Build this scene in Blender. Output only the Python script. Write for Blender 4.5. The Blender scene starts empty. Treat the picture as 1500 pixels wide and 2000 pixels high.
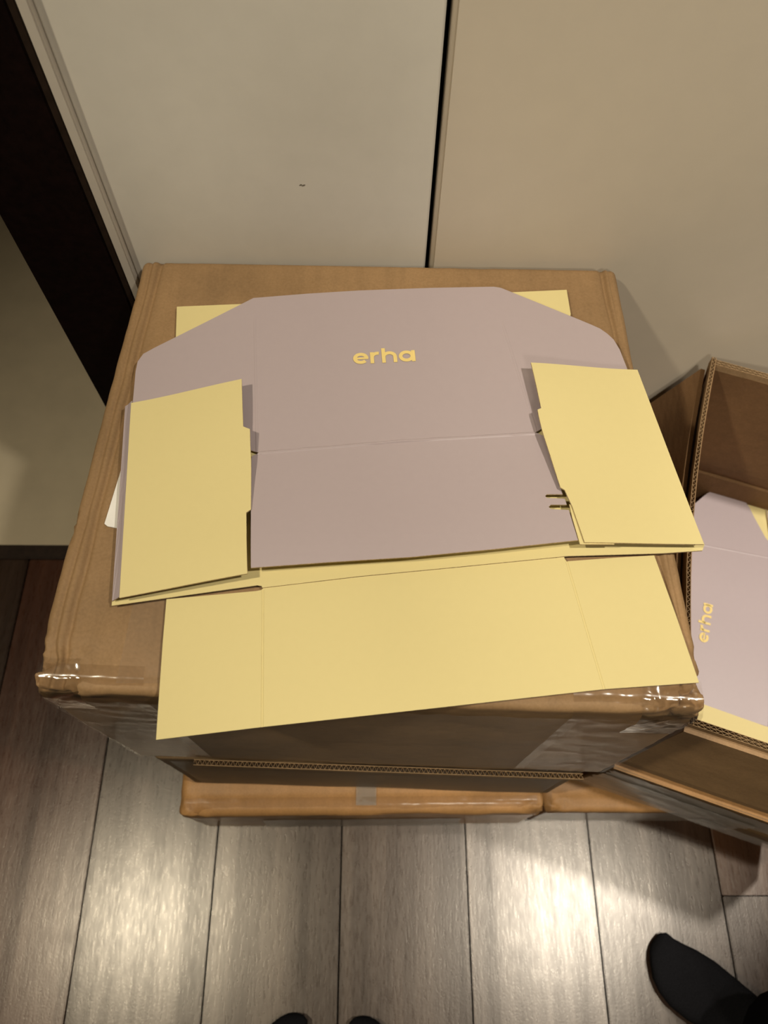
import bpy, bmesh, math, random
from mathutils import Vector, Matrix, noise
import numpy as np

random.seed(7)
S = bpy.context.scene
COL = S.collection
PI = math.pi

# ------------------------------------------------------------------ camera
CAM_H = 1.30
def make_camera():
    f, W, H = 1500.0, 1500.0, 2000.0
    dn = Vector((-22, 745, f)).normalized()            # straight down, in lens axes (x right, y down, z forward)
    fw = Vector((2, -3050, f)); fw = (fw - dn * fw.dot(dn)).normalized()
    up = -dn
    rt = fw.cross(up)
    M = Matrix((rt, fw, up))                           # rows: world axes in lens axes
    cx, cy, cz = M.col[0], -M.col[1], -M.col[2]
    mw = Matrix.Identity(4)
    for i in range(3):
        mw[i][0], mw[i][1], mw[i][2] = cx[i], cy[i], cz[i]
    mw[2][3] = CAM_H
    cd = bpy.data.cameras.new('camera')
    cd.sensor_fit = 'VERTICAL'; cd.sensor_height = 36.0; cd.lens = 36.0 * f / H
    cd.clip_start = 0.01
    cd.dof.use_dof = True; cd.dof.focus_distance = 0.68; cd.dof.aperture_fstop = 7.0
    co = bpy.data.objects.new('camera', cd); COL.objects.link(co)
    co.matrix_world = mw
    S.camera = co
make_camera()

# ------------------------------------------------------------------ world, exposure, lamps
S.view_settings.view_transform = 'Standard'
S.view_settings.look = 'None'
S.view_settings.exposure = -0.13
S.view_settings.gamma = 1.0
S.view_settings.use_curve_mapping = False
w = bpy.data.worlds.new('room_air'); S.world = w; w.use_nodes = True
w.node_tree.nodes['Background'].inputs[0].default_value = (1.0, 0.86, 0.68, 1)
w.node_tree.nodes['Background'].inputs[1].default_value = 0.02
CEIL = 2.40
def downlight(x, y, power, col, aim, half=45, radius=0.045):
    """a tilted recessed spot in the ceiling"""
    ld = bpy.data.lights.new('downlight', 'SPOT'); ld.shadow_soft_size = radius
    ld.energy = power; ld.color = col; ld.spot_size = math.radians(2 * half); ld.spot_blend = 1.0
    o = bpy.data.objects.new('downlight', ld); COL.objects.link(o); o.location = (x, y, CEIL - 0.06)
    o.rotation_euler = (Vector(aim) - o.location).to_track_quat('-Z', 'Y').to_euler()
downlight(-0.95, -0.09, 86, (1.0, 0.885, 0.67), (0.05, 0.0, 0.35), 44)
downlight(0.78, -0.09, 92, (1.0, 0.915, 0.77), (0.40, 0.20, 0.30), 38)
downlight(1.05, 0.28, 135, (1.0, 0.915, 0.80), (0.60, 0.30, 0.30), 15)  # added narrow spot, source unseen: brightens the mailers inside the open carton
downlight(0.42, -1.70, 75, (1.0, 0.90, 0.74), (0.30, 0.2, 0.6), 42, 0.18)  # added front fill, no known fixture: lifts the panels and carton fronts softly

# ------------------------------------------------------------------ helpers
def srgb(r, g, b):
    f = lambda c: (c / 255 / 12.92) if c <= 10 else ((c / 255 + 0.055) / 1.055) ** 2.4
    return (f(r), f(g), f(b), 1)

def link(o, parent=None):
    COL.objects.link(o)
    if parent: o.parent = parent
    return o

def tag(o, label=None, cat=None, group=None, kind=None):
    if label: o['label'] = label
    if cat: o['category'] = cat
    if group: o['group'] = group
    if kind: o['kind'] = kind
    return o

def empty(name, loc=(0, 0, 0), rz=0):
    o = bpy.data.objects.new(name, None); COL.objects.link(o)
    o.location = loc; o.rotation_euler = (0, 0, rz); o.empty_display_size = 0.05
    return o

def obj(name, verts, faces, mats, parent=None, fm=None, smooth=False):
    me = bpy.data.meshes.new(name)
    me.from_pydata([tuple(v) for v in verts], [], faces)
    for m in (mats if isinstance(mats, (list, tuple)) else [mats]): me.materials.append(m)
    if fm: me.polygons.foreach_set('material_index', fm)
    if smooth: me.polygons.foreach_set('use_smooth', [True] * len(me.polygons))
    me.update()
    return link(bpy.data.objects.new(name, me), parent)

def from_bm(name, bm, mats, parent=None, smooth=False):
    bmesh.ops.recalc_face_normals(bm, faces=bm.faces[:])
    me = bpy.data.meshes.new(name); bm.to_mesh(me); bm.free()
    for m in (mats if isinstance(mats, (list, tuple)) else [mats]): me.materials.append(m)
    if smooth: me.polygons.foreach_set('use_smooth', [True] * len(me.polygons))
    return link(bpy.data.objects.new(name, me), parent)

def block(name, x0, x1, y0, y1, z0, z1, mat, parent=None, bevel=0.0):
    bm = bmesh.new()
    bmesh.ops.create_cube(bm, size=1)
    for v in bm.verts:
        v.co = Vector((x0 + (v.co.x + .5) * (x1 - x0), y0 + (v.co.y + .5) * (y1 - y0), z0 + (v.co.z + .5) * (z1 - z0)))
    if bevel: bmesh.ops.bevel(bm, geom=bm.edges[:], offset=bevel, segments=2, affect='EDGES')
    return from_bm(name, bm, mat, parent)

# ------------------------------------------------------------------ materials
def new_mat(name):
    m = bpy.data.materials.new(name); m.use_nodes = True
    nt = m.node_tree
    return m, nt, nt.nodes['Principled BSDF']
def nd(nt, t, **kw):
    n = nt.nodes.new(t)
    for k, v in kw.items(): setattr(n, k, v)
    return n
def tex_noise(nt, scale, detail=3, stretch=None, rough=0.55, coord='Object'):
    tc = nd(nt, 'ShaderNodeTexCoord'); n = nd(nt, 'ShaderNodeTexNoise')
    n.inputs['Scale'].default_value = scale; n.inputs['Detail'].default_value = detail; n.inputs['Roughness'].default_value = rough
    if stretch:
        mp = nd(nt, 'ShaderNodeMapping'); mp.inputs['Scale'].default_value = stretch
        nt.links.new(tc.outputs[coord], mp.inputs['Vector']); nt.links.new(mp.outputs[0], n.inputs['Vector'])
    else: nt.links.new(tc.outputs[coord], n.inputs['Vector'])
    return n
def ramp(nt, src, stops):
    r = nd(nt, 'ShaderNodeValToRGB'); e = r.color_ramp.elements
    while len(e) < len(stops): e.new(0.5)
    for i, (p, c) in enumerate(stops): e[i].position = p; e[i].color = c
    nt.links.new(src, r.inputs[0]); return r
def bump(nt, src, bs, strength, dist):
    b = nd(nt, 'ShaderNodeBump'); b.inputs['Strength'].default_value = strength; b.inputs['Distance'].default_value = dist
    nt.links.new(src, b.inputs['Height']); nt.links.new(b.outputs[0], bs.inputs['Normal']); return b

def paint(name, col, rough=0.5, spec=0.4, nscale=60, bstr=0.05, var=0.04):
    m, nt, bs = new_mat(name)
    n = tex_noise(nt, nscale, 3)
    lo = tuple(c * (1 - var) for c in col[:3]) + (1,); hi = tuple(min(1, c * (1 + var)) for c in col[:3]) + (1,)
    r = ramp(nt, n.outputs[0], [(0.3, lo), (0.7, hi)])
    nt.links.new(r.outputs[0], bs.inputs['Base Color'])
    bs.inputs['Roughness'].default_value = rough; bs.inputs['Specular IOR Level'].default_value = spec
    bump(nt, n.outputs[0], bs, bstr, 0.002)
    return m

def kraft_mat(name, col, rough=0.62, spec=0.3, flute=0.05):
    m, nt, bs = new_mat(name)
    big = tex_noise(nt, 9, 3); fine = tex_noise(nt, 420, 3, (1, 1, 1)); st = tex_noise(nt, 95, 2, (1, 0.06, 1))
    d = tuple(c * 0.82 for c in col[:3]) + (1,); l = tuple(min(1, c * 1.14) for c in col[:3]) + (1,)
    r = ramp(nt, big.outputs[0], [(0.3, d), (0.7, l)])
    mx = nd(nt, 'ShaderNodeMix', data_type='RGBA', blend_type='MULTIPLY'); mx.inputs[0].default_value = 1
    r2 = ramp(nt, fine.outputs[0], [(0.25, (0.86, 0.85, 0.82, 1)), (0.75, (1.06, 1.06, 1.06, 1))])
    nt.links.new(r.outputs[0], mx.inputs[6]); nt.links.new(r2.outputs[0], mx.inputs[7])
    mx2 = nd(nt, 'ShaderNodeMix', data_type='RGBA', blend_type='MULTIPLY'); mx2.inputs[0].default_value = 1
    r3 = ramp(nt, st.outputs[0], [(0.35, (1 - flute, 1 - flute, 1 - flute, 1)), (0.6, (1.03, 1.03, 1.03, 1))])
    nt.links.new(mx.outputs[2], mx2.inputs[6]); nt.links.new(r3.outputs[0], mx2.inputs[7])
    nt.links.new(mx2.outputs[2], bs.inputs['Base Color'])
    bs.inputs['Roughness'].default_value = rough; bs.inputs['Specular IOR Level'].default_value = spec
    bump(nt, st.outputs[0], bs, 0.07, 0.002)
    return m

def tape_mat(name, gloss, rough, tint=(1, 1, 1, 1), milky=0.0, fres=0.45):
    """clear packing tape: mostly see-through film with a glossy coat and a little milkiness"""
    m, nt, bs = new_mat(name)
    tr = nd(nt, 'ShaderNodeBsdfTransparent'); tr.inputs[0].default_value = tint
    gl = nd(nt, 'ShaderNodeBsdfGlossy'); gl.inputs['Roughness'].default_value = rough
    gl.inputs['Color'].default_value = (1, 1, 1, 1)
    df = nd(nt, 'ShaderNodeBsdfDiffuse'); df.inputs[0].default_value = (0.55, 0.52, 0.46, 1)
    lw = nd(nt, 'ShaderNodeFresnel'); lw.inputs[0].default_value = 1.5
    ma = nd(nt, 'ShaderNodeMath', operation='MULTIPLY_ADD'); ma.inputs[1].default_value = fres; ma.inputs[2].default_value = gloss
    nt.links.new(lw.outputs[0], ma.inputs[0])
    nz = tex_noise(nt, 40, 2)
    b = nd(nt, 'ShaderNodeBump'); b.inputs['Strength'].default_value = 0.15; b.inputs['Distance'].default_value = 0.002
    nt.links.new(nz.outputs[0], b.inputs['Height']); nt.links.new(b.outputs[0], gl.inputs['Normal'])
    m1 = nd(nt, 'ShaderNodeMixShader'); m1.inputs[0].default_value = milky
    nt.links.new(tr.outputs[0], m1.inputs[1]); nt.links.new(df.outputs[0], m1.inputs[2])
    m2 = nd(nt, 'ShaderNodeMixShader')
    nt.links.new(ma.outputs[0], m2.inputs[0]); nt.links.new(m1.outputs[0], m2.inputs[1]); nt.links.new(gl.outputs[0], m2.inputs[2])
    nt.links.new(m2.outputs[0], nt.nodes['Material Output'].inputs['Surface'])
    return m

def plank_mat():
    m, nt, bs = new_mat('dark_oak_laminate')
    g = tex_noise(nt, 26, 6, (1.0, 0.05, 1), 0.65); g2 = tex_noise(nt, 300, 4, (1, 0.14, 1), 0.6)
    oi = nd(nt, 'ShaderNodeObjectInfo')
    r = ramp(nt, g.outputs[0], [(0.28, (0.018, 0.010, 0.0065, 1)), (0.55, (0.040, 0.024, 0.016, 1)), (0.75, (0.066, 0.042, 0.028, 1))])
    mx = nd(nt, 'ShaderNodeMix', data_type='RGBA', blend_type='MULTIPLY'); mx.inputs[0].default_value = 1
    rr = ramp(nt, oi.outputs['Random'], [(0.0, (0.88, 0.88, 0.88, 1)), (1.0, (1.12, 1.12, 1.12, 1))])
    mo = nd(nt, 'ShaderNodeMix', data_type='RGBA', blend_type='MULTIPLY'); mo.inputs[0].default_value = 1
    nt.links.new(oi.outputs['Color'], mo.inputs[6]); nt.links.new(rr.outputs[0], mo.inputs[7])
    nt.links.new(r.outputs[0], mx.inputs[6]); nt.links.new(mo.outputs[2], mx.inputs[7])
    nt.links.new(mx.outputs[2], bs.inputs['Base Color'])
    ro = ramp(nt, g2.outputs[0], [(0.3, (0.24, 0.24, 0.24, 1)), (0.7, (0.37, 0.37, 0.37, 1))])
    bs.inputs['Coat Weight'].default_value = 0.6; bs.inputs['Coat Roughness'].default_value = 0.27
    nt.links.new(ro.outputs[0], bs.inputs['Roughness'])
    gs = ramp(nt, g.outputs[0], [(0.30, (0.55, 0.55, 0.55, 1)), (0.62, (1, 1, 1, 1))])
    nt.links.new(gs.outputs[0], bs.inputs['Specular IOR Level'])
    gc = ramp(nt, g.outputs[0], [(0.30, (0.30, 0.30, 0.30, 1)), (0.62, (0.68, 0.68, 0.68, 1))])
    nt.links.new(gc.outputs[0], bs.inputs['Coat Weight'])
    bs.inputs['Coat Tint'].default_value = (1.0, 0.96, 0.90, 1)
    bs.inputs['Specular Tint'].default_value = (1.0, 0.95, 0.88, 1)
    ad = nd(nt, 'ShaderNodeMath', operation='MULTIPLY_ADD'); ad.inputs[1].default_value = 0.9
    sp = tex_noise(nt, 520, 3, (1, 0.6, 1), 0.6)
    nt.links.new(sp.outputs[0], ad.inputs[0]); nt.links.new(g2.outputs[0], ad.inputs[2])
    bump(nt, ad.outputs[0], bs, 0.17, 0.0009)
    return m

def fabric_mat(name, col):
    m, nt, bs = new_mat(name)
    n = tex_noise(nt, 900, 2)
    r = ramp(nt, n.outputs[0], [(0.3, tuple(c * .7 for c in col[:3]) + (1,)), (0.7, tuple(c * 1.3 for c in col[:3]) + (1,))])
    nt.links.new(r.outputs[0], bs.inputs['Base Color'])
    bs.inputs['Roughness'].default_value = 0.95; bs.inputs['Specular IOR Level'].default_value = 0.04
    bump(nt, n.outputs[0], bs, 0.4, 0.001)
    return m

M = {}
M['panel_left'] = paint('cool_white_lacquer', srgb(206, 201, 190), 0.55, 0.35, 35, 0.03, 0.02)
M['panel_right'] = paint('warm_beige_lacquer', srgb(199, 188, 170), 0.45, 0.4, 30, 0.02, 0.015)
M['trim'] = paint('off_white_trim', srgb(192, 184, 172), 0.5, 0.4, 40, 0.02, 0.02)
M['wall'] = paint('wall_paint', srgb(214, 208, 196), 0.8, 0.2, 80, 0.05, 0.02)
M['ceiling'] = paint('ceiling_paint', srgb(225, 220, 208), 0.9, 0.1, 80, 0.05, 0.02)
M['wenge'] = paint('wenge_veneer', (0.0055, 0.0022, 0.0018, 1), 0.5, 0.15, 140, 0.1, 0.4)
M['wenge_edge'] = paint('wenge_edge', (0.020, 0.012, 0.008, 1), 0.5, 0.25, 140, 0.1, 0.2)
M['gap'] = paint('dark_void', (0.01, 0.008, 0.006, 1), 0.9, 0.05)
M['tile'] = paint('beige_porcelain', srgb(212, 197, 168), 0.5, 0.35, 14, 0.02, 0.05)
M['plank'] = plank_mat()
M['threshold'] = paint('dark_wood_threshold', (0.028, 0.016, 0.010, 1), 0.45, 0.4, 120, 0.1, 0.3)
M['kraft'] = kraft_mat('kraft_board', (0.285, 0.175, 0.084, 1))
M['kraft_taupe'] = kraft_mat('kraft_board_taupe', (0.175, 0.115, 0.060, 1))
M['kraft_honey'] = kraft_mat('kraft_board_honey', (0.42, 0.225, 0.085, 1), 0.5, 0.35, 0.05)
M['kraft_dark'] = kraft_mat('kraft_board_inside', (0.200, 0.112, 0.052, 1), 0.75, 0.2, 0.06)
M['flute'] = kraft_mat('kraft_cut_edge', (0.33, 0.22, 0.12, 1), 0.85, 0.1, 0.1)
M['lilac'] = paint('lilac_print', (0.405, 0.335, 0.345, 1), 0.44, 0.5, 160, 0.02, 0.008)
M['yellow'] = paint('pale_yellow_print', (0.665, 0.565, 0.270, 1), 0.62, 0.25, 160, 0.02, 0.006)
M['card_edge'] = paint('card_edge', (0.50, 0.38, 0.22, 1), 0.9, 0.1, 500, 0.2, 0.3)
M['logo'] = paint('yellow_ink', (0.78, 0.60, 0.22, 1), 0.5, 0.35)
M['paper'] = paint('white_label_paper', (0.80, 0.78, 0.74, 1), 0.6, 0.3)
M['tape'] = tape_mat('clear_tape', 0.0, 0.32, (0.94, 0.94, 0.93, 1), 0.06, 0.18)
M['tape_shiny'] = tape_mat('clear_tape_crumpled', 0.01, 0.16, (0.92, 0.90, 0.87, 1), 0.01, 0.13)
M['tape_crumple'] = tape_mat('clear_tape_corner', 0.03, 0.10, (0.93, 0.91, 0.87, 1), 0.02, 0.6)
M['tape_grey'] = tape_mat('clear_tape_layers', 0.04, 0.20, (0.80, 0.79, 0.77, 1), 0.30, 0.35)
M['sock'] = fabric_mat('black_sock_knit', (0.0100, 0.0100, 0.0115, 1))
M['trousers'] = fabric_mat('black_trouser_cloth', (0.004, 0.004, 0.005, 1))
M['skin'] = paint('skin', (0.55, 0.34, 0.24, 1), 0.55, 0.4)
M['hair'] = paint('dark_hair', (0.02, 0.014, 0.01, 1), 0.5, 0.4)

# ------------------------------------------------------------------ room
WY = 0.570                                             # plane of the white panels behind the boxes
def structure(o): o['kind'] = 'structure'; return o

fl = structure(block('floor', -2.0, 2.0, -2.4, 0.545, -0.10, -0.010, M['gap']))
PW = 0.1935; X0 = -0.436
for c in range(-8, 13):
    xa = X0 + c * PW
    if c == 5: cuts = [0.545, -0.003, -1.25, -2.4]     # the end joint seen at the right
    else:
        s = -0.55 - 0.37 * ((c * 7) % 4); cuts = [0.545, s, -2.4]
    for y1, y0 in zip(cuts[:-1], cuts[1:]):
        # planks have their own origins so grain differs
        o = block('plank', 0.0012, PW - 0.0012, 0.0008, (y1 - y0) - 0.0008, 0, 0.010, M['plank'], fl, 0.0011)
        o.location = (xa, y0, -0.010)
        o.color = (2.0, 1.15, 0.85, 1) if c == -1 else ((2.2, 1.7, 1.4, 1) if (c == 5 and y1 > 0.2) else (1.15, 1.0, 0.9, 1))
        # vary the texture space: shift mesh inside, undo by location
        sh = Vector((random.uniform(-5, 5), random.uniform(-5, 5), 0))
        for v in o.data.vertices: v.co += sh
        o.location -= sh

structure(block('ceiling', -2.0, 2.0, -2.4, 2.6, CEIL, CEIL + 0.1, M['ceiling']))
# back wall: solid behind the panels, to the right of the doorway
wb = structure(block('wall_back', -0.330, 2.0, 0.595, 0.70, -0.01, CEIL, M['gap']))
def panel(name, x0, x1, mat, label, bev=0.0015):
    o = block(name, x0, x1, WY, WY + 0.022, 0.012, CEIL - 0.005, mat, wb, bev)
    o['label'] = label
    return o
panel('panel', -0.2468, 0.0490, M['panel_left'], 'cool white panel left of the dark joint')
panel('panel', 0.0535, 0.90, M['panel_right'], 'warm beige panel right of the dark joint', 0.0045)
panel('panel', 0.9095, 1.99, M['panel_right'], 'warm beige panel further right')
# faint scuff on the white panel
bm = bmesh.new()
for k in range(5):
    a = Vector((-0.0695 + 0.0011 * k, WY - 0.0002, 0.8115 + 0.0006 * math.sin(k * 2.1)))
    bmesh.ops.create_circle(bm, cap_ends=True, radius=0.0006 + 0.0003 * (k % 2), segments=8,
                            matrix=Matrix.Translation(a) @ Matrix.Rotation(PI / 2, 4, 'X'))
from_bm('scuff_mark', bm, paint('scuff_grey', srgb(120, 112, 100), 0.8, 0.1), wb)
# filler strip between casing and panel, with its small groove
structure(block('trim_1', -0.2563, -0.2470, 0.5625, 0.60, 0.0, CEIL, M['trim'], None, 0.0010))
# doorway: dark wood casing and jamb, threshold, and the tiled floor beyond
d1 = structure(empty('door_1', (0, 0, 0)))
block('casing', -0.348, -0.2622, 0.5600, 0.580, 0.0, 2.10, M['wenge'], d1, 0.0012)
block('casing_moulding', -0.2622, -0.2560, 0.5615, 0.580, 0.0, 2.10, M['wenge_edge'], d1, 0.0006)
block('jamb', -0.348, -0.324, 0.580, 0.70, 0.0, 2.05, M['wenge'], d1)
block('casing', -1.29, -1.21, 0.532, 0.560, 0.0, 2.10, M['wenge'], d1, 0.0015)
block('jamb', -1.234, -1.21, 0.560, 0.70, 0.0, 2.05, M['wenge'], d1)
block('head_casing', -1.29, -0.256, 0.532, 0.560, 2.02, 2.10, M['wenge'], d1, 0.0015)
block('head_jamb', -1.21, -0.348, 0.560, 0.70, 2.02, 2.045, M['wenge'], d1)
block('threshold', -1.21, -0.345, 0.545, 0.573, -0.02, 0.003, M['threshold'], d1, 0.002)
structure(block('wall_back_left', -2.0, -1.234, 0.56, 0.70, -0.01, CEIL, M['wall']))
structure(block('wall_back_top', -1.234, -0.306, 0.56, 0.70, 2.045, CEIL, M['wall']))
structure(block('floor', -1.7, 0.4, 0.573, 2.6, -0.10, 0.0, M['tile']))
structure(block('wall_beyond_left', -1.7, -1.6, 0.70, 2.6, 0, CEIL, M['wall']))
structure(block('wall_beyond_right', 0.3, 0.4, 0.70, 2.6, 0, CEIL, M['wall']))
structure(block('wall_beyond_back', -1.7, 0.4, 2.5, 2.6, 0, CEIL, M['wall']))
structure(block('wall_left', -2.1, -2.0, -2.4, 0.70, -0.01, CEIL, M['wall']))
structure(block('wall_right', 2.0, 2.1, -2.4, 0.70, -0.01, CEIL, M['wall']))
structure(block('wall_front', -2.1, 2.1, -2.5, -2.4, -0.01, CEIL, M['wall']))

# ------------------------------------------------------------------ cardboard boxes
def rounded_box(name, quad, z0, z1, r, res, mat, parent, disp=None):
    """carton with soft edges. quad = plan corners FL, FR, BR, BL; disp(p, n, u, v, t) moves a point."""
    FL, FR, BR, BL = [Vector((q[0], q[1], 0)) for q in quad]
    wd = ((FR - FL).length + (BR - BL).length) / 2; dp = ((BL - FL).length + (BR - FR).length) / 2; h = z1 - z0
    half = Vector((wd / 2, dp / 2, h / 2))
    nx, ny, nz = res
    wrp = lambda i, n: math.sin(((i / n) * 2 - 1) * PI / 2)
    idx = {}; V = []; F = []
    def vid(i, j, k):
        key = (i, j, k)
        if key in idx: return idx[key]
        p = Vector((wrp(i, nx) * half.x, wrp(j, ny) * half.y, wrp(k, nz) * half.z))
        inn = Vector([max(-(half[a] - r), min(half[a] - r, p[a])) for a in range(3)])
        d = p - inn
        n = d.normalized() if d.length > 1e-9 else Vector((0, 0, 1))
        q = inn + n * r if d.length > 1e-9 else p
        if disp: q = q + disp(q, n, half)
        s, t = q.x / wd + .5, q.y / dp + .5
        xy = FL * (1 - s) * (1 - t) + FR * s * (1 - t) + BR * s * t + BL * (1 - s) * t
        V.append((xy.x, xy.y, q.z + (z0 + z1) / 2)); idx[key] = len(V) - 1
        return idx[key]
    for i in range(nx):
        for j in range(ny):
            F.append((vid(i, j, nz), vid(i + 1, j, nz), vid(i + 1, j + 1, nz), vid(i, j + 1, nz)))
            F.append((vid(i, j, 0), vid(i, j + 1, 0), vid(i + 1, j + 1, 0), vid(i + 1, j, 0)))
    for i in range(nx):
        for k in range(nz):
            F.append((vid(i, 0, k), vid(i + 1, 0, k), vid(i + 1, 0, k + 1), vid(i, 0, k + 1)))
            F.append((vid(i, ny, k), vid(i, ny, k + 1), vid(i + 1, ny, k + 1), vid(i + 1, ny, k)))
    for j in range(ny):
        for k in range(nz):
            F.append((vid(0, j, k), vid(0, j, k + 1), vid(0, j + 1, k + 1), vid(0, j + 1, k)))
            F.append((vid(nx, j, k), vid(nx, j + 1, k), vid(nx, j + 1, k + 1), vid(nx, j, k + 1)))
    return obj(name, V, F, mat, parent, smooth=True)

def nz3(p, s, off=0.0): return noise.noise(Vector((p.x * s + off, p.y * s - off, p.z * s + 2 * off)))
sm = lambda a, b, x: (lambda t: t * t * (3 - 2 * t))(max(0, min(1, (x - a) / (b - a))))
def gauss(x, w): return math.exp(-(x / w) ** 2)

def disp_top(q, n, half):
    d = n * (0.0012 * nz3(q, 14) + 0.0005 * nz3(q, 60))
    if n.y > 0.3: d.y = -abs(d.y)
    if n.z > 0.3:                                       # score lines of the flaps, running along the two side edges
        for sx, off in ((-1, 0.020), (1, 0.015)):
            e = half.x - sx * q.x - off + 0.0015 * nz3(q, 25)
            d.z -= 0.0030 * gauss(e, 0.0022) - 0.0010 * gauss(e + 0.006, 0.003)
            e2 = half.x - sx * q.x - off * 0.52 + 0.002 * nz3(q, 18, 7); d.z -= 0.0016 * gauss(e2, 0.0018)
        d.z -= 0.0012 * gauss(q.y + half.y - 0.014 + 0.001 * nz3(q, 30), 0.003)
    # crushed corners at the front
    for sx, amp in ((-1, 0.0075), (1, 0.0095)):
        cor = Vector((sx * half.x, -half.y, half.z))
        k = gauss((q - cor).length, 0.034)
        if k > 0.01:
            d += k * amp * Vector((-sx * 0.45 + nz3(q, 75, 1) + 0.5 * nz3(q, 170, 1), 0.35 + nz3(q, 75, 3), -0.35 + nz3(q, 85, 5) + 0.6 * nz3(q, 190, 8)))
    # torn nick on the left edge
    k = gauss((q - Vector((-half.x, -half.y + 0.140, half.z))).length, 0.009)
    if k > 0.01: d += k * Vector((0.004, 0, -0.004)) * (0.6 + nz3(q, 260, 2))
    # slight sag of the front face
    if n.y < -0.3: d.y += 0.0015 * nz3(q, 9)
    return d
def disp_low(q, n, half):
    d = n * (0.0016 * nz3(q, 16, 4) + 0.0006 * nz3(q, 70))
    for sx in (-1, 1):
        cor = Vector((sx * half.x, -half.y, half.z)); k = gauss((q - cor).length, 0.035)
        if k > 0.01: d += k * 0.006 * Vector((nz3(q, 70, 1), nz3(q, 70, 3), nz3(q, 80, 5)))
    if n.z > 0.2: d.z -= 0.0025 * gauss(q.y + half.y - 0.028 + 0.001 * nz3(q, 20), 0.004)
    return d

def tape_strip(name, P, nu, nv, mat, parent, wr=0.0008, seed=0.0, lift=0.0, ragged=0.0):
    """P(s, t) -> (point, normal); a thin film following a face, wrinkled, with slightly ragged ends"""
    V, F = [], []
    for i in range(nu + 1):
        for j in range(nv + 1):
            s, t = i / nu, j / nv
            if ragged and i in (0, nu):
                s += (ragged * noise.noise(Vector((t * 9 + seed, seed, 0)))) * (1 if i == 0 else -1)
            p, n = P(s, t)
            a = wr * (noise.noise(p * 38 + Vector((seed, 0, 0))) + 0.25 * noise.noise(p * 120 + Vector((seed, 5, 0))))
            k_ = 1.0 + 2.5 * max(0.0, 1 - abs(p.z - (A_TOP - 0.012)) / 0.035) if p.z > A_TOP - 0.06 and p.y < 0.2 else 1.0
            V.append(p + n * (abs(a) * k_ + 0.0007 + lift))
    for i in range(nu):
        for j in range(nv):
            a = i * (nv + 1) + j
            F.append((a, a + nv + 1, a + nv + 2, a + 1))
    return obj(name, V, F, mat, parent, smooth=True)

def flat(A, B, C, D, n):
    A, B, C, D, n = map(Vector, (A, B, C, D, n)); n.normalize()
    return lambda s, t: (A * (1 - s) * (1 - t) + B * s * (1 - t) + C * s * t + D * (1 - s) * t, n)

def fluted_edge(name, p0, p1, across, down, thick, pitch, layers, depth, mat, parent):
    """cut corrugated-board edge: liners with a wave between them, running p0 -> p1"""
    p0, p1, ac, dn = map(Vector, (p0, p1, across, down)); ac.normalize(); dn.normalize()
    L = (p1 - p0).length; dr = (p1 - p0) / L
    V, F = [], []
    def ribbon(fn, n, tk):
        b = len(V)
        for i in range(n + 1):
            x = L * i / n; y = fn(x)
            for o, dd in ((0, 0), (tk, 0), (tk, depth), (0, depth)):
                V.append(p0 + dr * x + ac * (y + o) + dn * dd)
        for i in range(n):
            a = b + 4 * i
            for k in range(4): F.append((a + k, a + (k + 1) % 4, a + 4 + (k + 1) % 4, a + 4 + k))
    tl = 0.0005; step = thick / layers
    for l in range(layers + 1): ribbon(lambda x, l=l: l * step - tl / 2, 8, tl)
    for l in range(layers):
        n = min(700, int(L / pitch * 6))
        ribbon(lambda x, l=l: l * step + tl + (step - 2.6 * tl) * (0.5 + 0.5 * math.sin(2 * PI * x / pitch + l)), n, tl * 0.8)
    return obj(name, V, F, mat, parent)

# --- carton A, top of the stack
A_TOP = 0.720
AQ = [(-0.2615, 0.1365), (0.2535, 0.1195), (0.2400, 0.5640), (-0.2345, 0.5690)]
ca = tag(empty('cardboard_box', (0, 0.35, 0.411)), 'large brown taped carton on top of the stack, under the flat yellow and lilac mailer', 'box')
def rel(o, root):                                       # keep world position when parenting to an unrotated root
    o.location = Vector(o.location) - Vector(root.location); return o
rel(rounded_box('carton', AQ, 0.411, A_TOP, 0.007, (200, 110, 60), M['kraft'], ca, disp_top), ca)
def on_quad(Q, s, t): 
    FL, FR, BR, BL = [Vector((q[0], q[1], 0)) for q in Q]
    return FL * (1 - s) * (1 - t) + FR * s * (1 - t) + BR * s * t + BL * (1 - s) * t
def front_pt(Q, s, z, out=0.0):
    p = on_quad(Q, s, 0); p.z = z; p.y -= out; return p
# clear tape on the front face, left and right thirds, wrapped on to the top at the corners
def wrap_corner(Q, s0, s1, top_len, drop, ztop, r=0.009):
    def P(s, t):
        u = s0 + (s1 - s0) * s
        total = top_len + drop; x = t * total
        if x < top_len:
            d = top_len - x + r
            p = on_quad(Q, u, 0); p.y += d; p.z = ztop; n = Vector((0, 0, 1))
            k = max(0, min(1, (r * 1.6 - d) / (r * 1.6)))
            p.z -= 0.004 * k * k; n = Vector((0, -k, 1)).normalized()
        else:
            z = ztop - (x - top_len) - r * 0.5
            p = on_quad(Q, u, 0); p.z = z; n = Vector((0, -1, 0))
            k = max(0, 1 - (x - top_len) / (r * 1.4)); p.y += 0.003 * k * k; n = Vector((0, -1, k)).normalized()
        return p, n
    return P
rel(tape_strip('clear_tape', wrap_corner(AQ, 0.012, 0.17, 0.012, 0.28, A_TOP), 26, 80, M['tape_shiny'], ca, 0.0007, 1.0, 0.0016), ca)
rel(tape_strip('clear_tape', wrap_corner(AQ, 0.80, 0.990, 0.016, 0.28, A_TOP), 30, 80, M['tape_shiny'], ca, 0.0008, 4.0, 0.0016), ca)
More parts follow.
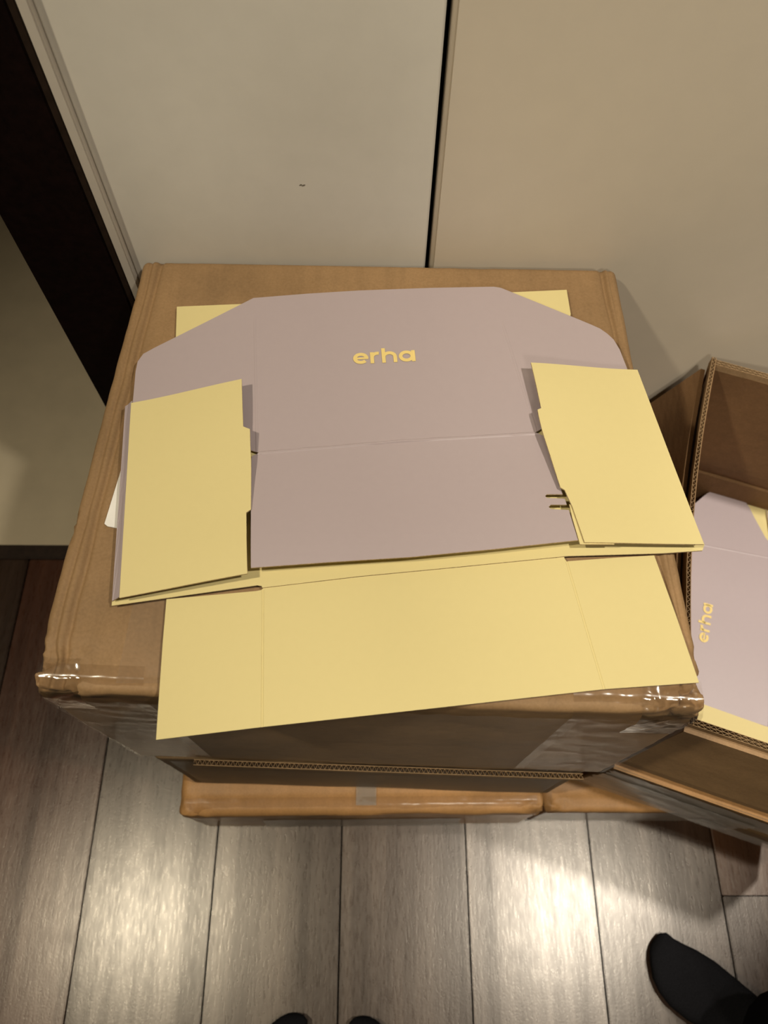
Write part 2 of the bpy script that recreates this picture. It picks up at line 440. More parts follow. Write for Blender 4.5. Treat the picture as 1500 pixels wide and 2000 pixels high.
rel(tape_strip('clear_tape', flat(front_pt(AQ, 0.15, 0.435), front_pt(AQ, 0.82, 0.435), front_pt(AQ, 0.82, 0.70), front_pt(AQ, 0.15, 0.70), (0, -1, 0)), 60, 24, M['tape'], ca, 0.0006, 2.0, 0.0012), ca)
# crumpled ends of tape at the two front corners
rel(tape_strip('clear_tape', wrap_corner(AQ, 0.016, 0.075, 0.016, 0.045, A_TOP), 30, 40, M['tape_crumple'], ca, 0.0013, 51.0, 0.0012, 0.05), ca)
rel(tape_strip('clear_tape', wrap_corner(AQ, 0.900, 0.982, 0.024, 0.060, A_TOP), 40, 44, M['tape_crumple'], ca, 0.0015, 54.0, 0.0012, 0.05), ca)
# tape over the middle seam, running front to back under the mailer
rel(tape_strip('clear_tape', flat((-0.195, 0.142, A_TOP), (-0.140, 0.142, A_TOP), (-0.150, 0.30, A_TOP), (-0.185, 0.30, A_TOP), (0, 0, 1)), 14, 40, tape_mat('clear_tape_dull', 0.0, 0.3, (0.96, 0.95, 0.93, 1), 0.05), ca, 0.0002, 6.0), ca)
# white shipping label peeking out at the left
LBL = [(-0.2175, 0.3353), (-0.2245, 0.2745), (-0.2215, 0.2722), (-0.2130, 0.2705), (-0.15, 0.2665), (-0.15, 0.3328)]
rel(obj('shipping_label', [(x, y, A_TOP + 0.0022) for x, y in LBL] + [(x, y, A_TOP + 0.0012) for x, y in LBL],
        [tuple(range(6))[::-1], tuple(range(6, 12))] + [(i, (i + 1) % 6, 6 + (i + 1) % 6, 6 + i) for i in range(6)], M['paper'], ca), ca)

# --- carton B, in the middle
BQ = [(-0.246, 0.1355), (0.241, 0.1225), (0.238, 0.555), (-0.236, 0.558)]
cb = tag(empty('cardboard_box', (0, 0.35, 0.192)), 'brown taped carton in the middle of the stack, squeezed between two boxes', 'box')
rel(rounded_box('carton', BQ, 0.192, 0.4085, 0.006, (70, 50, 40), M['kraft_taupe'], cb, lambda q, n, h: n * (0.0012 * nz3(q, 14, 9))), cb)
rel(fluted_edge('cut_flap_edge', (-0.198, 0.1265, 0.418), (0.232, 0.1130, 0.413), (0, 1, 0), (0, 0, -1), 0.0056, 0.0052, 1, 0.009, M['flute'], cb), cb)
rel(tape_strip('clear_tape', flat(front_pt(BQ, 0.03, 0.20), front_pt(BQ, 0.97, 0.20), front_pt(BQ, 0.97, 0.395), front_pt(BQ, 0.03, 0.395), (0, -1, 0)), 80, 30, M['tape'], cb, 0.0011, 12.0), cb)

# --- carton C, at the bottom
CQ = [(-0.2655, 0.0930), (0.2335, 0.0985), (0.232, 0.53), (-0.262, 0.53)]
cc = tag(empty('cardboard_box', (0, 0.31, 0)), 'honey brown carton at the bottom of the stack, standing on the floor planks', 'box')
rel(rounded_box('carton', CQ, 0.0, 0.1885, 0.012, (90, 60, 40), M['kraft_honey'], cc, disp_low), cc)
rel(tape_strip('clear_tape', wrap_corner(CQ, 0.02, 0.98, 0.010, 0.172, 0.1905, 0.012), 120, 40, M['tape_shiny'], cc, 0.0011, 21.0), cc)
rel(tape_strip('clear_tape', flat(front_pt(CQ, 0.20, 0.012), front_pt(CQ, 0.80, 0.012), front_pt(CQ, 0.78, 0.135), front_pt(CQ, 0.22, 0.135), (0, -1, 0)), 80, 20, M['tape_grey'], cc, 0.0012, 23.0, 0.001, 0.02), cc)
rel(tape_strip('clear_tape', flat((-0.0235, 0.107, 0.1905), (0.004, 0.107, 0.1905), (0.004, 0.135, 0.1905), (-0.0235, 0.135, 0.1905), (0, 0, 1)), 8, 12, M['tape_grey'], cc, 0.0006, 25.0), cc)

# --- carton E, low one at the right carrying the open carton
EQ = [(0.2420, 0.1035), (0.760, 0.1035), (0.760, 0.53), (0.2420, 0.53)]
ce = tag(empty('cardboard_box', (0.5, 0.31, 0)), 'low tan carton on the floor underneath the open box of mailers', 'box')
rel(rounded_box('carton', EQ, 0.0, 0.1485, 0.008, (70, 50, 30), M['kraft_honey'], ce, disp_low), ce)
rel(tape_strip('clear_tape', flat(front_pt(EQ, 0.0, 0.010), front_pt(EQ, 0.5, 0.010), front_pt(EQ, 0.5, 0.138), front_pt(EQ, 0.0, 0.138), (0, -1, 0)), 50, 20, M['tape_grey'], ce, 0.0012, 27.0), ce)

# --- carton D, open, with its flaps standing up
DU = Vector((0.945, -0.327, 0)); DV = Vector((0.327, 0.945, 0)); DF = Vector((0.294, 0.148, 0))
DW, DL, DZ0, DZ1 = 0.345, 0.436, 0.150, 0.340
def dp(u, v, z): p = DF + DU * u + DV * v; p.z = z; return p
cd_ = tag(empty('cardboard_box', (0.5, 0.3, DZ0)), 'open brown carton at the right with raised flaps, filled with flat lilac mailers', 'box')
def slab(name, q, th, mat, parent, n=(14, 10), warp=0.0, seed=0.0, crease=None):
    """bent sheet of board through four corners, thickened along its normal"""
    A, B, C, D = map(Vector, q)
    nrm = ((B - A).cross(D - A)).normalized()
    nu, nv = n; V = []; F = []
    for side in (0, 1):
        for i in range(nu + 1):
            for j in range(nv + 1):
                s, t = i / nu, j / nv
                p = A * (1 - s) * (1 - t) + B * s * (1 - t) + C * s * t + D * (1 - s) * t
                k = warp * noise.noise(Vector((s * 2.2 + seed, t * 2.2, seed)))
                if crease: k += crease(s, t)
                V.append(p + nrm * (k + th * side))
    N = (nu + 1) * (nv + 1); ix = lambda i, j: i * (nv + 1) + j
    for i in range(nu):
        for j in range(nv):
            a = (ix(i, j), ix(i + 1, j), ix(i + 1, j + 1), ix(i, j + 1))
            F.append(a[::-1]); F.append(tuple(N + x for x in a))
    for i in range(nu):
        for j, fl_ in ((0, 0), (nv, 1)):
            a = (ix(i, j), ix(i + 1, j), N + ix(i + 1, j), N + ix(i, j)); F.append(a if not fl_ else a[::-1])
    for j in range(nv):
        for i, fl_ in ((0, 1), (nu, 0)):
            a = (ix(i, j), ix(i, j + 1), N + ix(i, j + 1), N + ix(i, j)); F.append(a if fl_ == 0 else a[::-1])
    return obj(name, V, F, mat, parent, smooth=False)
T = 0.006
RZ = 0.545                                              # height of the cut rim
def rim(u, v):                                          # the rim leans a little off the base outline
    return Vector((0.305, 0.148, RZ)) + DU * u + Vector((0.087, 0.412, 0.036)) * v
parts = []
parts.append(slab('front_wall', [dp(0, 0, DZ0), dp(DW, 0, DZ0), dp(DW, -0.013, DZ1 - 0.003), dp(0, -0.013, DZ1 - 0.003)], -T, M['kraft'], cd_, (20, 8), 0.002, 1.0))
parts.append(slab('rim_fold', [dp(0, -0.0135, DZ1 - 0.004), dp(DW, -0.0135, DZ1 - 0.004), dp(DW, 0.004, DZ1 + 0.002), dp(0, 0.004, DZ1 + 0.002)], -0.004, M['kraft_honey'], cd_, (20, 4), 0.001, 6.0))
parts.append(slab('front_wall', [dp(0, -0.005, DZ1), dp(DW, -0.005, DZ1), rim(DW, 0) - Vector((0, 0, 0.009)), rim(0, 0) - Vector((0, 0, 0.009))], -T, M['kraft'], cd_, (20, 12), 0.002, 3.0,
                  lambda s, t: 0.006 * sm(0.0, 0.12, t) ))
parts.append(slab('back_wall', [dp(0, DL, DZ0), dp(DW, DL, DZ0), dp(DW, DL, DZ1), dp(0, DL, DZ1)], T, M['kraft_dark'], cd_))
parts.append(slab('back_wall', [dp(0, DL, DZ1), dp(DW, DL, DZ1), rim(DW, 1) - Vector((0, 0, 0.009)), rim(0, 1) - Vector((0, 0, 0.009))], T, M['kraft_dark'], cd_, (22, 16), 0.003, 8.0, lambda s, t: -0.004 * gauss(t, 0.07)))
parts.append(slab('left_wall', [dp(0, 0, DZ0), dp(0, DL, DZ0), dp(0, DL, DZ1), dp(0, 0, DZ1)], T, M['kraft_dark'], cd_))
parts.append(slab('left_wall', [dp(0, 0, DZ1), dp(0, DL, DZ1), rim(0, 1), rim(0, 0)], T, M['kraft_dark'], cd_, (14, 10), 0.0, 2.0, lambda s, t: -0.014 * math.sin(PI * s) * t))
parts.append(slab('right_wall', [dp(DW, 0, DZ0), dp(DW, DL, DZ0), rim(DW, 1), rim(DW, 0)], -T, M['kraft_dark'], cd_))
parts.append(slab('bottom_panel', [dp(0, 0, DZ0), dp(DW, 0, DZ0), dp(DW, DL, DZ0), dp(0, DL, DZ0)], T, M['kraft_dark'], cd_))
parts.append(fluted_edge('cut_rim', rim(0, 0), rim(DW, 0), DV, (0, 0, -1), 0.0066, 0.0060, 2, 0.010, M['flute'], cd_))
parts.append(fluted_edge('cut_rim', rim(0, 1), rim(DW, 1), -DV, (0, 0, -1), 0.0066, 0.0060, 2, 0.010, M['flute'], cd_))
# left rim is bowed outward: its cut edge in short runs
for k in range(8):
    fa, fb = k / 8, (k + 1) / 8
    q = lambda f: rim(0, f) - DU * (0.014 * math.sin(PI * f)) + Vector((0, 0, 0.004))
    parts.append(fluted_edge('cut_rim', q(fa), q(fb), DU, (0, 0, -1), 0.0040, 0.0052, 1, 0.005, M['flute'], cd_))
# left flap hangs outward into the gap beside the taller carton
HG = Vector((-0.001, 0, -0.016)); dr0 = Vector((-0.062, -0.004, -0.125)); dr1 = Vector((-0.030, 0.0, -0.130))
parts.append(slab('flap', [rim(0, 0.01) + HG, rim(0, 0.99) + HG, rim(0, 0.99) + dr0, rim(0, 0.01) + dr1], 0.0055, M['kraft_dark'], cd_, (16, 12), 0.0, 14.0, lambda s, t: 0.014 * math.sin(PI * s) * (1 - t)))
# layers of tape on the front wall
def dfront(u0, u1, z0, z1):
    o = lambda z: -0.0015 - 0.013 * (z - DZ0) / (DZ1 - DZ0)
    return flat(dp(u0, o(z0), z0), dp(u1, o(z0), z0), dp(u1, o(z1), z1), dp(u0, o(z1), z1), -DV)
parts.append(tape_strip('clear_tape', dfront(0.0, 0.34, 0.262, 0.338), 70, 16, M['tape_grey'], cd_, 0.0018, 31.0, 0.001, 0.02))
parts.append(tape_strip('clear_tape', dfront(-0.004, 0.19, 0.158, 0.300), 50, 24, M['tape_grey'], cd_, 0.0016, 33.0, 0.0028, 0.03))
parts.append(tape_strip('clear_tape', dfront(0.15, 0.34, 0.160, 0.222), 60, 14, M['tape_grey'], cd_, 0.0016, 35.0, 0.004, 0.03))
parts.append(tape_strip('clear_tape', dfront(0.06, 0.34, 0.232, 0.258), 60, 8, M['tape_shiny'], cd_, 0.0014, 37.0, 0.005, 0.03))
for p in parts: rel(p, cd_)

# ------------------------------------------------------------------ mailers (flat die-cut boxes)
def poly_sheet(name, pts, th, zf, parent, cuts_x=0.02, cuts_y=0.02, creases=(), top=None, bot=None, edge=None):
    """die-cut card from an outline; zf(x, y) gives the height; creases = [(a, b, width, depth)] pressed lines"""
    bm = bmesh.new()
    vs = [bm.verts.new((x, y, 0)) for x, y in pts]
    f = bm.faces.new(vs); f.normal_update()
    if f.normal.z < 0 or sum(pts[i][0] * pts[(i + 1) % len(pts)][1] - pts[(i + 1) % len(pts)][0] * pts[i][1] for i in range(len(pts))) < 0:
        f.normal_flip(); f.normal_update()
    bmesh.ops.triangulate(bm, faces=bm.faces[:], ngon_method='EAR_CLIP')
    xs = [p[0] for p in pts]; ys = [p[1] for p in pts]
    def cut(co, no): bmesh.ops.bisect_plane(bm, geom=bm.verts[:] + bm.edges[:] + bm.faces[:], plane_co=co, plane_no=no, dist=1e-6)
    x = min(xs) + cuts_x
    while x < max(xs): cut((x, 0, 0), (1, 0, 0)); x += cuts_x
    y = min(ys) + cuts_y
    while y < max(ys): cut((0, y, 0), (0, 1, 0)); y += cuts_y
    for (a, b, wd, dep) in creases:
        d = Vector((b[0] - a[0], b[1] - a[1], 0)); n = Vector((-d.y, d.x, 0)).normalized()
        for o in (-1, -0.4, 0.4, 1): cut(Vector((a[0], a[1], 0)) + n * wd * o, n)
    bmesh.ops.remove_doubles(bm, verts=bm.verts[:], dist=2e-5)
    bm.verts.ensure_lookup_table(); bm.normal_update()
    ext = bmesh.ops.extrude_face_region(bm, geom=bm.faces[:])
    lower = set(g for g in ext['geom'] if isinstance(g, bmesh.types.BMVert))
    for v in bm.verts:
        z = zf(v.co.x, v.co.y)
        for (a, b, wd, dep) in creases:
            a2 = Vector(a); d = Vector(b) - a2; L = d.length; d.normalize(); r = Vector((v.co.x, v.co.y)) - a2
            al = r.dot(d); ac = abs(r.x * d.y - r.y * d.x)
            if -0.002 < al < L + 0.002 and ac < wd * 0.7: z -= dep
        v.co.z = z - (th if v in lower else 0)
    bm.normal_update()
    for fc in bm.faces:
        lo = [v in lower for v in fc.verts]
        fc.material_index = 0 if not any(lo) else (1 if all(lo) else 2)
    return from_bm(name, bm, [top, bot or top, edge or M['card_edge']], parent)

MC = Vector((0.007, 0.441, 0.0))                       # the mailer's origin: under its printed name
def L(pts): return [(p[0] - MC.x, p[1] - MC.y) for p in pts]
H0 = A_TOP
def zrel(fn): return lambda x, y: fn(x + MC.x, y + MC.y) - H0
sm = lambda a, b, x: (lambda t: t * t * (3 - 2 * t))(max(0, min(1, (x - a) / (b - a))))

LID = [(-0.1082, 0.3418), (-0.118, 0.3465), (-0.185, 0.372), (-0.2153, 0.3828), (-0.2182, 0.4244), (-0.2179, 0.4354), (-0.214, 0.4441), (-0.2054, 0.4507), (-0.1615, 0.4813), (-0.1181, 0.5118), (-0.0668, 0.5178), (-0.0176, 0.5224), (0.052, 0.5266), (0.1143, 0.5289), (0.1208, 0.5276), (0.1598, 0.5069), (0.2015, 0.4843), (0.2115, 0.4784), (0.2175, 0.4725), (0.2227, 0.4655), (0.2267, 0.4542), (0.2307, 0.432), (0.2300, 0.412), (0.2265, 0.402), (0.2180, 0.3955), (0.165, 0.375), (0.1490, 0.3680), (0.1398, 0.362), (0.1471, 0.3589),
       (0.1553, 0.306), (0.1564, 0.2986), (0.1431, 0.2984), (0.1415, 0.2968), (0.1428, 0.2948), (0.1576, 0.2941), (0.1585, 0.2882), (0.1453, 0.2881), (0.1432, 0.2859), (0.1448, 0.2837), (0.1595, 0.283), (0.1609, 0.2711), (0.1632, 0.2545),
       (0.0929, 0.2455), (0.0275, 0.2382), (-0.0371, 0.2335), (-0.0971, 0.2286), (-0.1061, 0.3333), (-0.1055, 0.336), (-0.1, 0.3387)]
def z_lid(x, y):
    return 0.7296 + 0.0098 * sm(0.36, 0.235, y) + 0.0012 * math.cos((x - 0.02) * 9) * sm(0.30, 0.24, y)
LF = [(-0.2146, 0.3851), (-0.1186, 0.4068), (-0.1136, 0.3585), (-0.1077, 0.356), (-0.1063, 0.3405), (-0.1047, 0.3261), (-0.1015, 0.2808), (-0.105, 0.2779), (-0.1023, 0.2501), (-0.0994, 0.2235), (-0.1971, 0.2042)]
def z_lf(x, y):
    s = sm(-0.215, -0.100, x)
    return 0.7365 + s * (0.0012 + 0.0062 * sm(0.30, 0.40, y) + 0.0030 * sm(0.29, 0.23, y))
SP = [(-0.2218, 0.3860), (-0.2140, 0.3878), (-0.1965, 0.2055), (-0.2048, 0.2044)]
def z_sp(x, y):
    xl = -0.2048 - (y - 0.2044) * 0.0930               # outer edge of the fold
    return 0.7300 + 0.0062 * sm(0, 1, (x - xl) / 0.0085)
RF = [(0.1389, 0.4266), (0.2367, 0.4249), (0.2517, 0.3333), (0.2652, 0.2522), (0.1678, 0.2518), (0.1619, 0.2842), (0.1574, 0.3003), (0.1542, 0.3027), (0.1486, 0.3332), (0.1435, 0.3577), (0.1417, 0.3701), (0.1409, 0.3776), (0.1442, 0.3791)]
RT = [(0.1601, 0.2875), (0.161, 0.2744), (0.1644, 0.2507), (0.1923, 0.2512), (0.1891, 0.2879)]
def z_rf(x, y):
    xr = 0.2649 - (y - 0.252) * 0.178
    s = sm(0.0, 0.105, xr - x)
    return 0.7375 + s * (0.0010 + 0.0062 * sm(0.32, 0.42, y) + 0.0025 * sm(0.31, 0.25, y))
SPR = [(0.2648, 0.2560), (0.2595, 0.2535), (0.2310, 0.4215), (0.2355, 0.4215)]
BASE = [(-0.2058, 0.2016), (-0.156, 0.2095), (-0.0931, 0.2193), (-0.0898, 0.2187), (-0.0893, 0.2174), (-0.0881, 0.2174), (-0.0131, 0.2274), (0.0694, 0.2363), (0.1541, 0.2458), (0.1554, 0.246), (0.2345, 0.249), (0.2682, 0.2517), (0.2709, 0.2568), (0.2420, 0.4100), (0.20, 0.4000), (-0.10, 0.3750), (-0.2205, 0.3800)]
FRONT = [(-0.164, 0.2076), (-0.1625, 0.1743), (-0.1578, 0.0997), (-0.0817, 0.109), (0.0455, 0.1232), (0.1731, 0.1377), (0.2457, 0.143), (0.2373, 0.1969), (0.2282, 0.2475), (0.1952, 0.2452), (0.1559, 0.2418), (0.1545, 0.2441), (0.1542, 0.2456), (0.0695, 0.2361), (-0.0131, 0.2272), (-0.0886, 0.2172), (-0.0901, 0.2157), (-0.0941, 0.2148)]
BACK = [(-0.1916, 0.5044), (-0.1881, 0.4673), (-0.1464, 0.4300), (0.1299, 0.4500), (0.1815, 0.4700), (0.1871, 0.5001), (0.1864, 0.5303), (0.0122, 0.5180)]

def letter_mesh():
    """the printed name: four letters as strokes of even width (baseline y = 0, x from 0 to 0.0572)"""
    st = 0.0034; V = []; F = []
    def stroke(pts, w=st, closed=False):
        b = len(V); n = len(pts)
        for i, p in enumerate(pts):
            a = pts[(i - 1) % n] if (closed or i > 0) else p
            c = pts[(i + 1) % n] if (closed or i < n - 1) else p
            d = Vector((c[0] - a[0], c[1] - a[1])).normalized(); nn = Vector((-d.y, d.x)) * w / 2
            V.append((p[0] + nn.x, p[1] + nn.y)); V.append((p[0] - nn.x, p[1] - nn.y))
        for i in range(n if closed else n - 1):
            a, c = b + 2 * i, b + 2 * ((i + 1) % n)
            F.append((a, a + 1, c + 1, c))
    arc = lambda cx, cy, rx, ry, a0, a1, n=24: [(cx + rx * math.cos(math.radians(a0 + (a1 - a0) * i / n)), cy + ry * math.sin(math.radians(a0 + (a1 - a0) * i / n))) for i in range(n + 1)]
    xh = 0.0126; r = xh / 2 - st / 2; rx = 0.0071 - st / 2
    stroke(arc(0.0071, xh / 2, rx, r, 0, 318)); stroke([(0.0024, xh / 2), (0.0140, xh / 2)], 0.0022)          # e
    stroke([(0.0175, 0), (0.0175, xh)]); stroke(arc(0.0230, 0.0075, 0.0052, 0.0037, 180, 78, 12))               # r
    stroke([(0.0282, 0), (0.0282, 0.0166)]); stroke(arc(0.0335, 0.0066, 0.0053, r - 0.0002, 180, 0, 20) + [(0.0388, 0)])  # h
    stroke(arc(0.0493, xh / 2, rx, r, 0, 360, 32)[:-1], st, True); stroke([(0.0556, 0), (0.0556, xh)])            # a
    return V, F
def make_logo(parent, zf):
    V, F = letter_mesh()
    a = math.radians(4.3); x0, y0 = -0.0207, 0.4338
    W = []
    for x, y in V:
        X = x0 + x * math.cos(a) - y * math.sin(a); Y = y0 + x * math.sin(a) + y * math.cos(a)
        W.append((X - MC.x, Y - MC.y, zf(X, Y) - H0 + 0.0006))
    o = obj('printed_name', W, F, M['logo'], parent)
    o['label'] = 'printed name erha in yellow letters'
    return o

LIDCR = [(L([(-0.1000, 0.3388)])[0], L([(0.0210, 0.3520)])[0], 0.0017, -0.0006), (L([(0.0190, 0.3519)])[0], L([(0.1417, 0.3613)])[0], 0.0017, -0.0006),
         (L([(-0.1145, 0.480)])[0], L([(-0.1020, 0.3414)])[0], 0.0014, -0.0003), (L([(0.1205, 0.478)])[0], L([(0.1408, 0.3644)])[0], 0.0014, -0.0003)]
TH = 0.0015
def make_mailer():
    r = tag(empty('mailer_box', (MC.x, MC.y, H0)), 'unfolded flat yellow and lilac die-cut mailer lying on top of the tall carton', 'mailer box', 'flat mailers')
    th = TH
    poly_sheet('back_panel', L(BACK), th, zrel(lambda x, y: 0.7248), r, 0.05, 0.05, (), M['yellow'], M['lilac'])
    poly_sheet('base_panel', L(BASE), th, zrel(lambda x, y: 0.7262), r, 0.04, 0.04, (), M['yellow'], M['lilac'])
    poly_sheet('front_panel', L(FRONT), th, zrel(lambda x, y: 0.7252 + 0.0006 * sm(0.2, 0.12, y)), r, 0.03, 0.03,
               [(L([(-0.0886, 0.2141)])[0], L([(-0.0817, 0.1090)])[0], 0.0010, 0.0005), (L([(0.1560, 0.2405)])[0], L([(0.1731, 0.1377)])[0], 0.0010, 0.0005)], M['yellow'], M['lilac'])
    lid = poly_sheet('lid', L(LID), th, zrel(z_lid), r, 0.02, 0.010, LIDCR, M['lilac'], M['yellow'])
    make_logo(lid, z_lid)
    fl_ = poly_sheet('side_flap', L(LF), th, zrel(z_lf), r, 0.012, 0.008, (), M['yellow'], M['lilac'])
    poly_sheet('fold_spine', L(SP), th, zrel(z_sp), fl_, 0.003, 0.03, (), M['lilac'], M['yellow'])['label'] = 'lilac outside of the left fold'
    fr_ = poly_sheet('side_flap', L(RF), th, zrel(z_rf), r, 0.012, 0.008, (), M['yellow'], M['lilac'])
    poly_sheet('fold_spine', L(SPR), th, zrel(lambda x, y: 0.7330), fr_, 0.05, 0.05, (), M['lilac'], M['yellow'])['label'] = 'lilac outside of the right fold'
    poly_sheet('tuck_edge', L(RT), 0.0012, zrel(lambda x, y: z_rf(x, y) - 0.0016), fr_, 0.02, 0.02, (), M['yellow'], M['lilac'])
    return r, lid
mailer, lid0 = make_mailer()

# a second one of the same kind lies on the pile in the open carton
LID_IN = []
for p in LID:
    if p[0] > 0.2015 and p[1] > 0.40: continue
    if p == (0.165, 0.375): continue
    LID_IN.append(p)
    if p == (0.2015, 0.4843): LID_IN += [(0.2085, 0.4800), (0.2150, 0.4735), (0.2190, 0.4650), (0.2205, 0.4550), (0.2205, 0.4420), (0.2190, 0.4330), (0.2150, 0.4250), (0.2080, 0.4180), (0.1950, 0.4090), (0.1680, 0.3880), (0.1600, 0.3780)]
m2 = tag(empty('mailer_box', (0.4530, 0.330, 0.2905), math.radians(68.0)), 'flat lilac mailer printed in yellow lying on top of the pile inside the open carton', 'mailer box', 'flat mailers')
lid1 = poly_sheet('lid', L(LID_IN), TH, zrel(z_lid), m2, 0.02, 0.012, LIDCR, M['lilac'], M['yellow'])
for ch in list(lid0.children):
    c = ch.copy(); COL.objects.link(c); c.parent = lid1
BASE2 = [(-0.2035, 0.2130), (0.2215, 0.2400), (0.2225, 0.4450), (0.190, 0.452), (0.10, 0.40), (-0.10, 0.3750), (-0.2100, 0.4100)]
poly_sheet('base_panel', L(BASE2), TH, zrel(lambda x, y: 0.7262), m2, 0.05, 0.05, (), M['yellow'], M['lilac'])
LF2 = [(-0.2075, 0.4250), (-0.1080, 0.4310), (-0.1057, 0.3492), (-0.1034, 0.3221), (-0.1007, 0.2787), (-0.0992, 0.223), (-0.1964, 0.2150)]
poly_sheet('side_flap', L(LF2), TH, zrel(lambda x, y: 0.7410), m2, 0.03, 0.03, (), M['yellow'], M['lilac'])
# packed mailers under it fill the carton
bnd = tag(empty('mailer_bundle', dp(0.19, 0.215, DZ0 + T)), 'packed mailers seen as pale yellow edges under the flat lilac mailer in the open carton', 'mailer bundle')
bnd.rotation_euler = (0, 0, math.atan2(DU.y, DU.x))
for k in range(24):
    z = 0.0005 + 0.0056 * k
    block('card', -0.155 + 0.002 * (k % 3), 0.140, -0.205, 0.195 + 0.0015 * (k % 2), z, z + 0.0048, M['yellow'] if k % 2 else M['lilac'], bnd)

# ------------------------------------------------------------------ people
def skin_body(name, joints, bones, radii, mat, parent, root):
    me = bpy.data.meshes.new(name)
    names = list(joints)
    me.from_pydata([joints[k] for k in names], [(names.index(a), names.index(b)) for a, b in bones], [])
    o = link(bpy.data.objects.new(name, me))
    md = o.modifiers.new('skin', 'SKIN'); md.use_smooth_shade = True
    sv = me.skin_vertices[0].data
    for i, k in enumerate(names):
        rr = radii[k]; sv[i].radius = rr if isinstance(rr, tuple) else (rr, rr); sv[i].use_root = (k == root)
    sd = o.modifiers.new('sub', 'SUBSURF'); sd.levels = 2; sd.render_levels = 2
    dg = bpy.context.evaluated_depsgraph_get(); dg.update()
    m2_ = bpy.data.meshes.new_from_object(o.evaluated_get(dg))
    bpy.data.objects.remove(o)
    m2_.materials.clear()
    for m in (mat if isinstance(mat, (list, tuple)) else [mat]): m2_.materials.append(m)
    m2_.polygons.foreach_set('use_smooth', [True] * len(m2_.polygons))
    return link(bpy.data.objects.new(name, m2_), parent)

def sock_foot(parent, tip, heading, side, length=0.245):
    """foot in a sock, toes to `tip`, heading = direction the toes point; side +1: big toe on the right of the heading"""
    h = Vector((heading[0], heading[1], 0)).normalized(); rt = Vector((h.y, -h.x, 0))
    #  s from tip, half widths toward the big-toe side / little-toe side, height of the top
    sec = [(0.000, 0.008, 0.003, 0.012), (0.0025, 0.019, 0.012, 0.020), (0.009, 0.027, 0.022, 0.026), (0.022, 0.032, 0.032, 0.029), (0.036, 0.036, 0.040, 0.030), (0.055, 0.040, 0.046, 0.036),
           (0.080, 0.042, 0.047, 0.046), (0.110, 0.039, 0.043, 0.058), (0.140, 0.035, 0.038, 0.074), (0.170, 0.033, 0.034, 0.088), (0.195, 0.032, 0.033, 0.090), (0.220, 0.030, 0.030, 0.078), (0.238, 0.022, 0.022, 0.055), (0.245, 0.006, 0.006, 0.030)]
    n = 20; V = []; F = []
    tip = Vector((tip[0], tip[1], 0))
    for (s, a, b, z) in sec:
        c = tip - h * s * length / 0.245 - rt * side * 0.009 * sm(0.0, 0.03, s)
        lo = 0.004 if s > 0.02 else 0.008
        for k in range(n):
            th = 2 * PI * k / n; cx, sz = math.cos(th), math.sin(th)
            wx = (a if cx > 0 else b) * (abs(cx) ** 0.8) * (1 if cx > 0 else -1)
            zz = lo + (z - lo) * (0.5 + 0.5 * (abs(sz) ** 0.7) * (1 if sz > 0 else -1))
            toe = 0.0016 * math.sin((wx + 0.01) * 330) * gauss(s - 0.016, 0.013) * (1 if sz > 0 else 0)
            V.append(c + rt * side * wx + Vector((0, 0, zz + toe - 0.003)))
    for i in range(len(sec) - 1):
        for k in range(n):
            a = i * n + k; b = i * n + (k + 1) % n
            F.append((a, b, b + n, a + n))
    F.append(tuple(range(n))[::-1]); F.append(tuple((len(sec) - 1) * n + k for k in range(n)))
    o = obj('sock', V, F, M['sock'], parent, smooth=True)
    return tip - h * 0.140 - rt * side * 0.018                               # where the trouser leg comes down

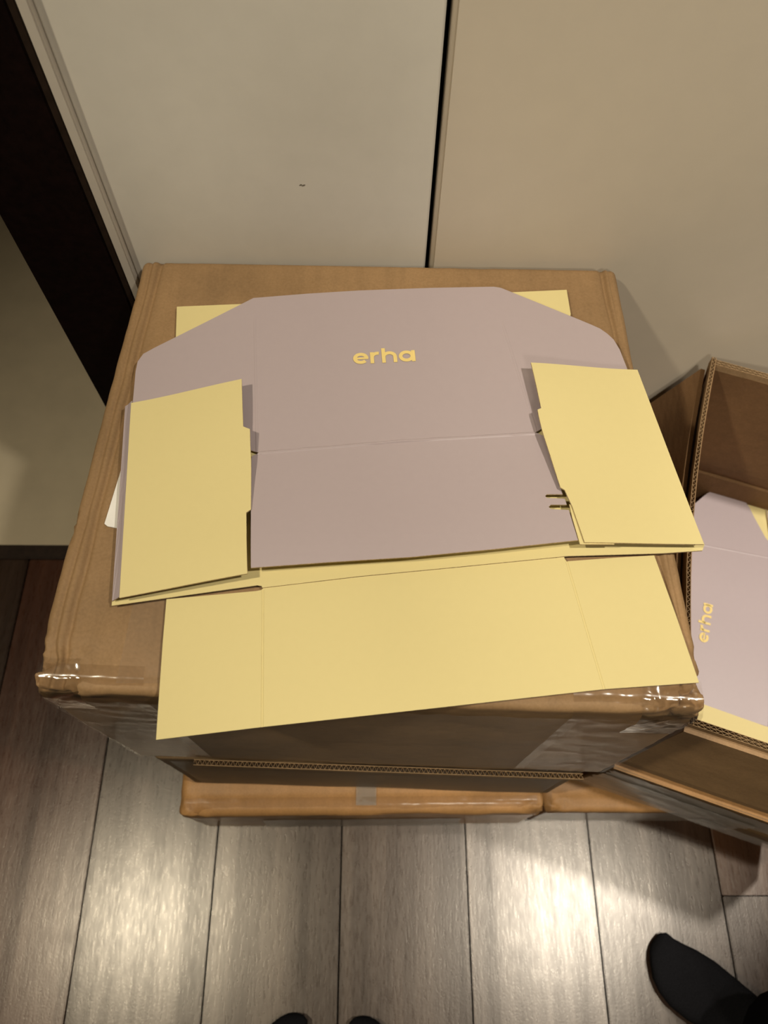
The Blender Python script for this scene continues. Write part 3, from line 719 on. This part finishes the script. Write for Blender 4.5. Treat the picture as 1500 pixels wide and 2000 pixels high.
def person(root_loc, feet, pelvis, lean, label, shoulder_yaw, arms):
    r = empty('person', root_loc)
    tag(r, label, 'person')
    base = Vector(root_loc)
    J, R, B = {}, {}, []
    P = Vector(pelvis)
    sd = Vector((math.cos(shoulder_yaw), math.sin(shoulder_yaw), 0)); fwd = Vector((-sd.y, sd.x, 0))
    J['pelvis'] = P; R['pelvis'] = (0.15, 0.11)
    J['waist'] = P + Vector((0, 0, 0.17)) + fwd * lean * 0.3; R['waist'] = (0.135, 0.10)
    J['chest'] = P + Vector((0, 0, 0.38)) + fwd * lean * 0.8; R['chest'] = (0.165, 0.115)
    J['neck'] = P + Vector((0, 0, 0.53)) + fwd * lean; R['neck'] = (0.055, 0.055)
    J['skull'] = P + Vector((0, 0, 0.64)) + fwd * lean * 1.25; R['skull'] = (0.080, 0.092)
    J['crown'] = P + Vector((0, 0, 0.73)) + fwd * lean * 1.3; R['crown'] = (0.065, 0.075)
    B += [('pelvis', 'waist'), ('waist', 'chest'), ('chest', 'neck'), ('neck', 'skull'), ('skull', 'crown')]
    for k, (tip, hd, side) in enumerate(feet):
        an = sock_foot(r, tip, hd, side)
        s = -1 if k == 0 else 1
        hip = P + sd * 0.09 * s + Vector((0, 0, -0.06))
        h = Vector((hd[0], hd[1], 0)).normalized()
        ank = Vector((an.x, an.y, 0.085)); kn = (hip + ank) / 2 + h * 0.03 + Vector((0, 0, 0.03))
        q = str(k)
        J['hip' + q] = hip; R['hip' + q] = 0.090
        J['knee' + q] = kn; R['knee' + q] = 0.068
        J['calf' + q] = kn * 0.55 + ank * 0.45; R['calf' + q] = 0.060
        J['ank' + q] = ank; R['ank' + q] = (0.062, 0.075)
        B += [('pelvis', 'hip' + q), ('hip' + q, 'knee' + q), ('knee' + q, 'calf' + q), ('calf' + q, 'ank' + q)]
        sh = J['chest'] + sd * 0.19 * s + Vector((0, 0, 0.09)); J['sh' + q] = sh; R['sh' + q] = 0.055
        el, wr_ = arms[k]
        J['el' + q] = Vector(el); R['el' + q] = 0.042; J['wr' + q] = Vector(wr_); R['wr' + q] = 0.028
        B += [('chest', 'sh' + q), ('sh' + q, 'el' + q), ('el' + q, 'wr' + q)]
    o = skin_body('body', {k: tuple(v) for k, v in J.items()}, B, R, [M['trousers'], M['skin'], M['hair']], r, 'pelvis')
    nz_ = J['neck'].z
    for p in o.data.polygons:
        c = p.center
        if c.z > nz_ + 0.005: p.material_index = 1
        if c.z > J['skull'].z + 0.03: p.material_index = 2
    for ch in r.children: ch.location = -base
    return r

person((0.66, -0.16, 0), [((0.4115, -0.066), (-0.80, 0.60), 1), ((0.64, 0.055), (-0.80, 0.55), -1)],
       (0.77, -0.15, 0.90), 0.03, 'person at the right edge in black socks and black trousers, one foot in view', math.radians(55),
       [((0.50, -0.36, 1.08), (0.47, -0.30, 0.90)), ((0.86, 0.10, 1.08), (0.80, 0.14, 0.88))])
person((-0.07, -0.40, 0), [((-0.116, -0.152), (-0.06, 1.0), 1), ((-0.006, -0.156), (0.10, 1.0), -1)],
       (-0.07, -0.47, 0.92), 0.02, 'photographer in black socks, toe tips showing at the bottom of the frame', 0.0,
       [((-0.27, -0.40, 1.18), (-0.11, -0.10, 1.345)), ((0.15, -0.40, 1.18), (0.10, -0.10, 1.345))])
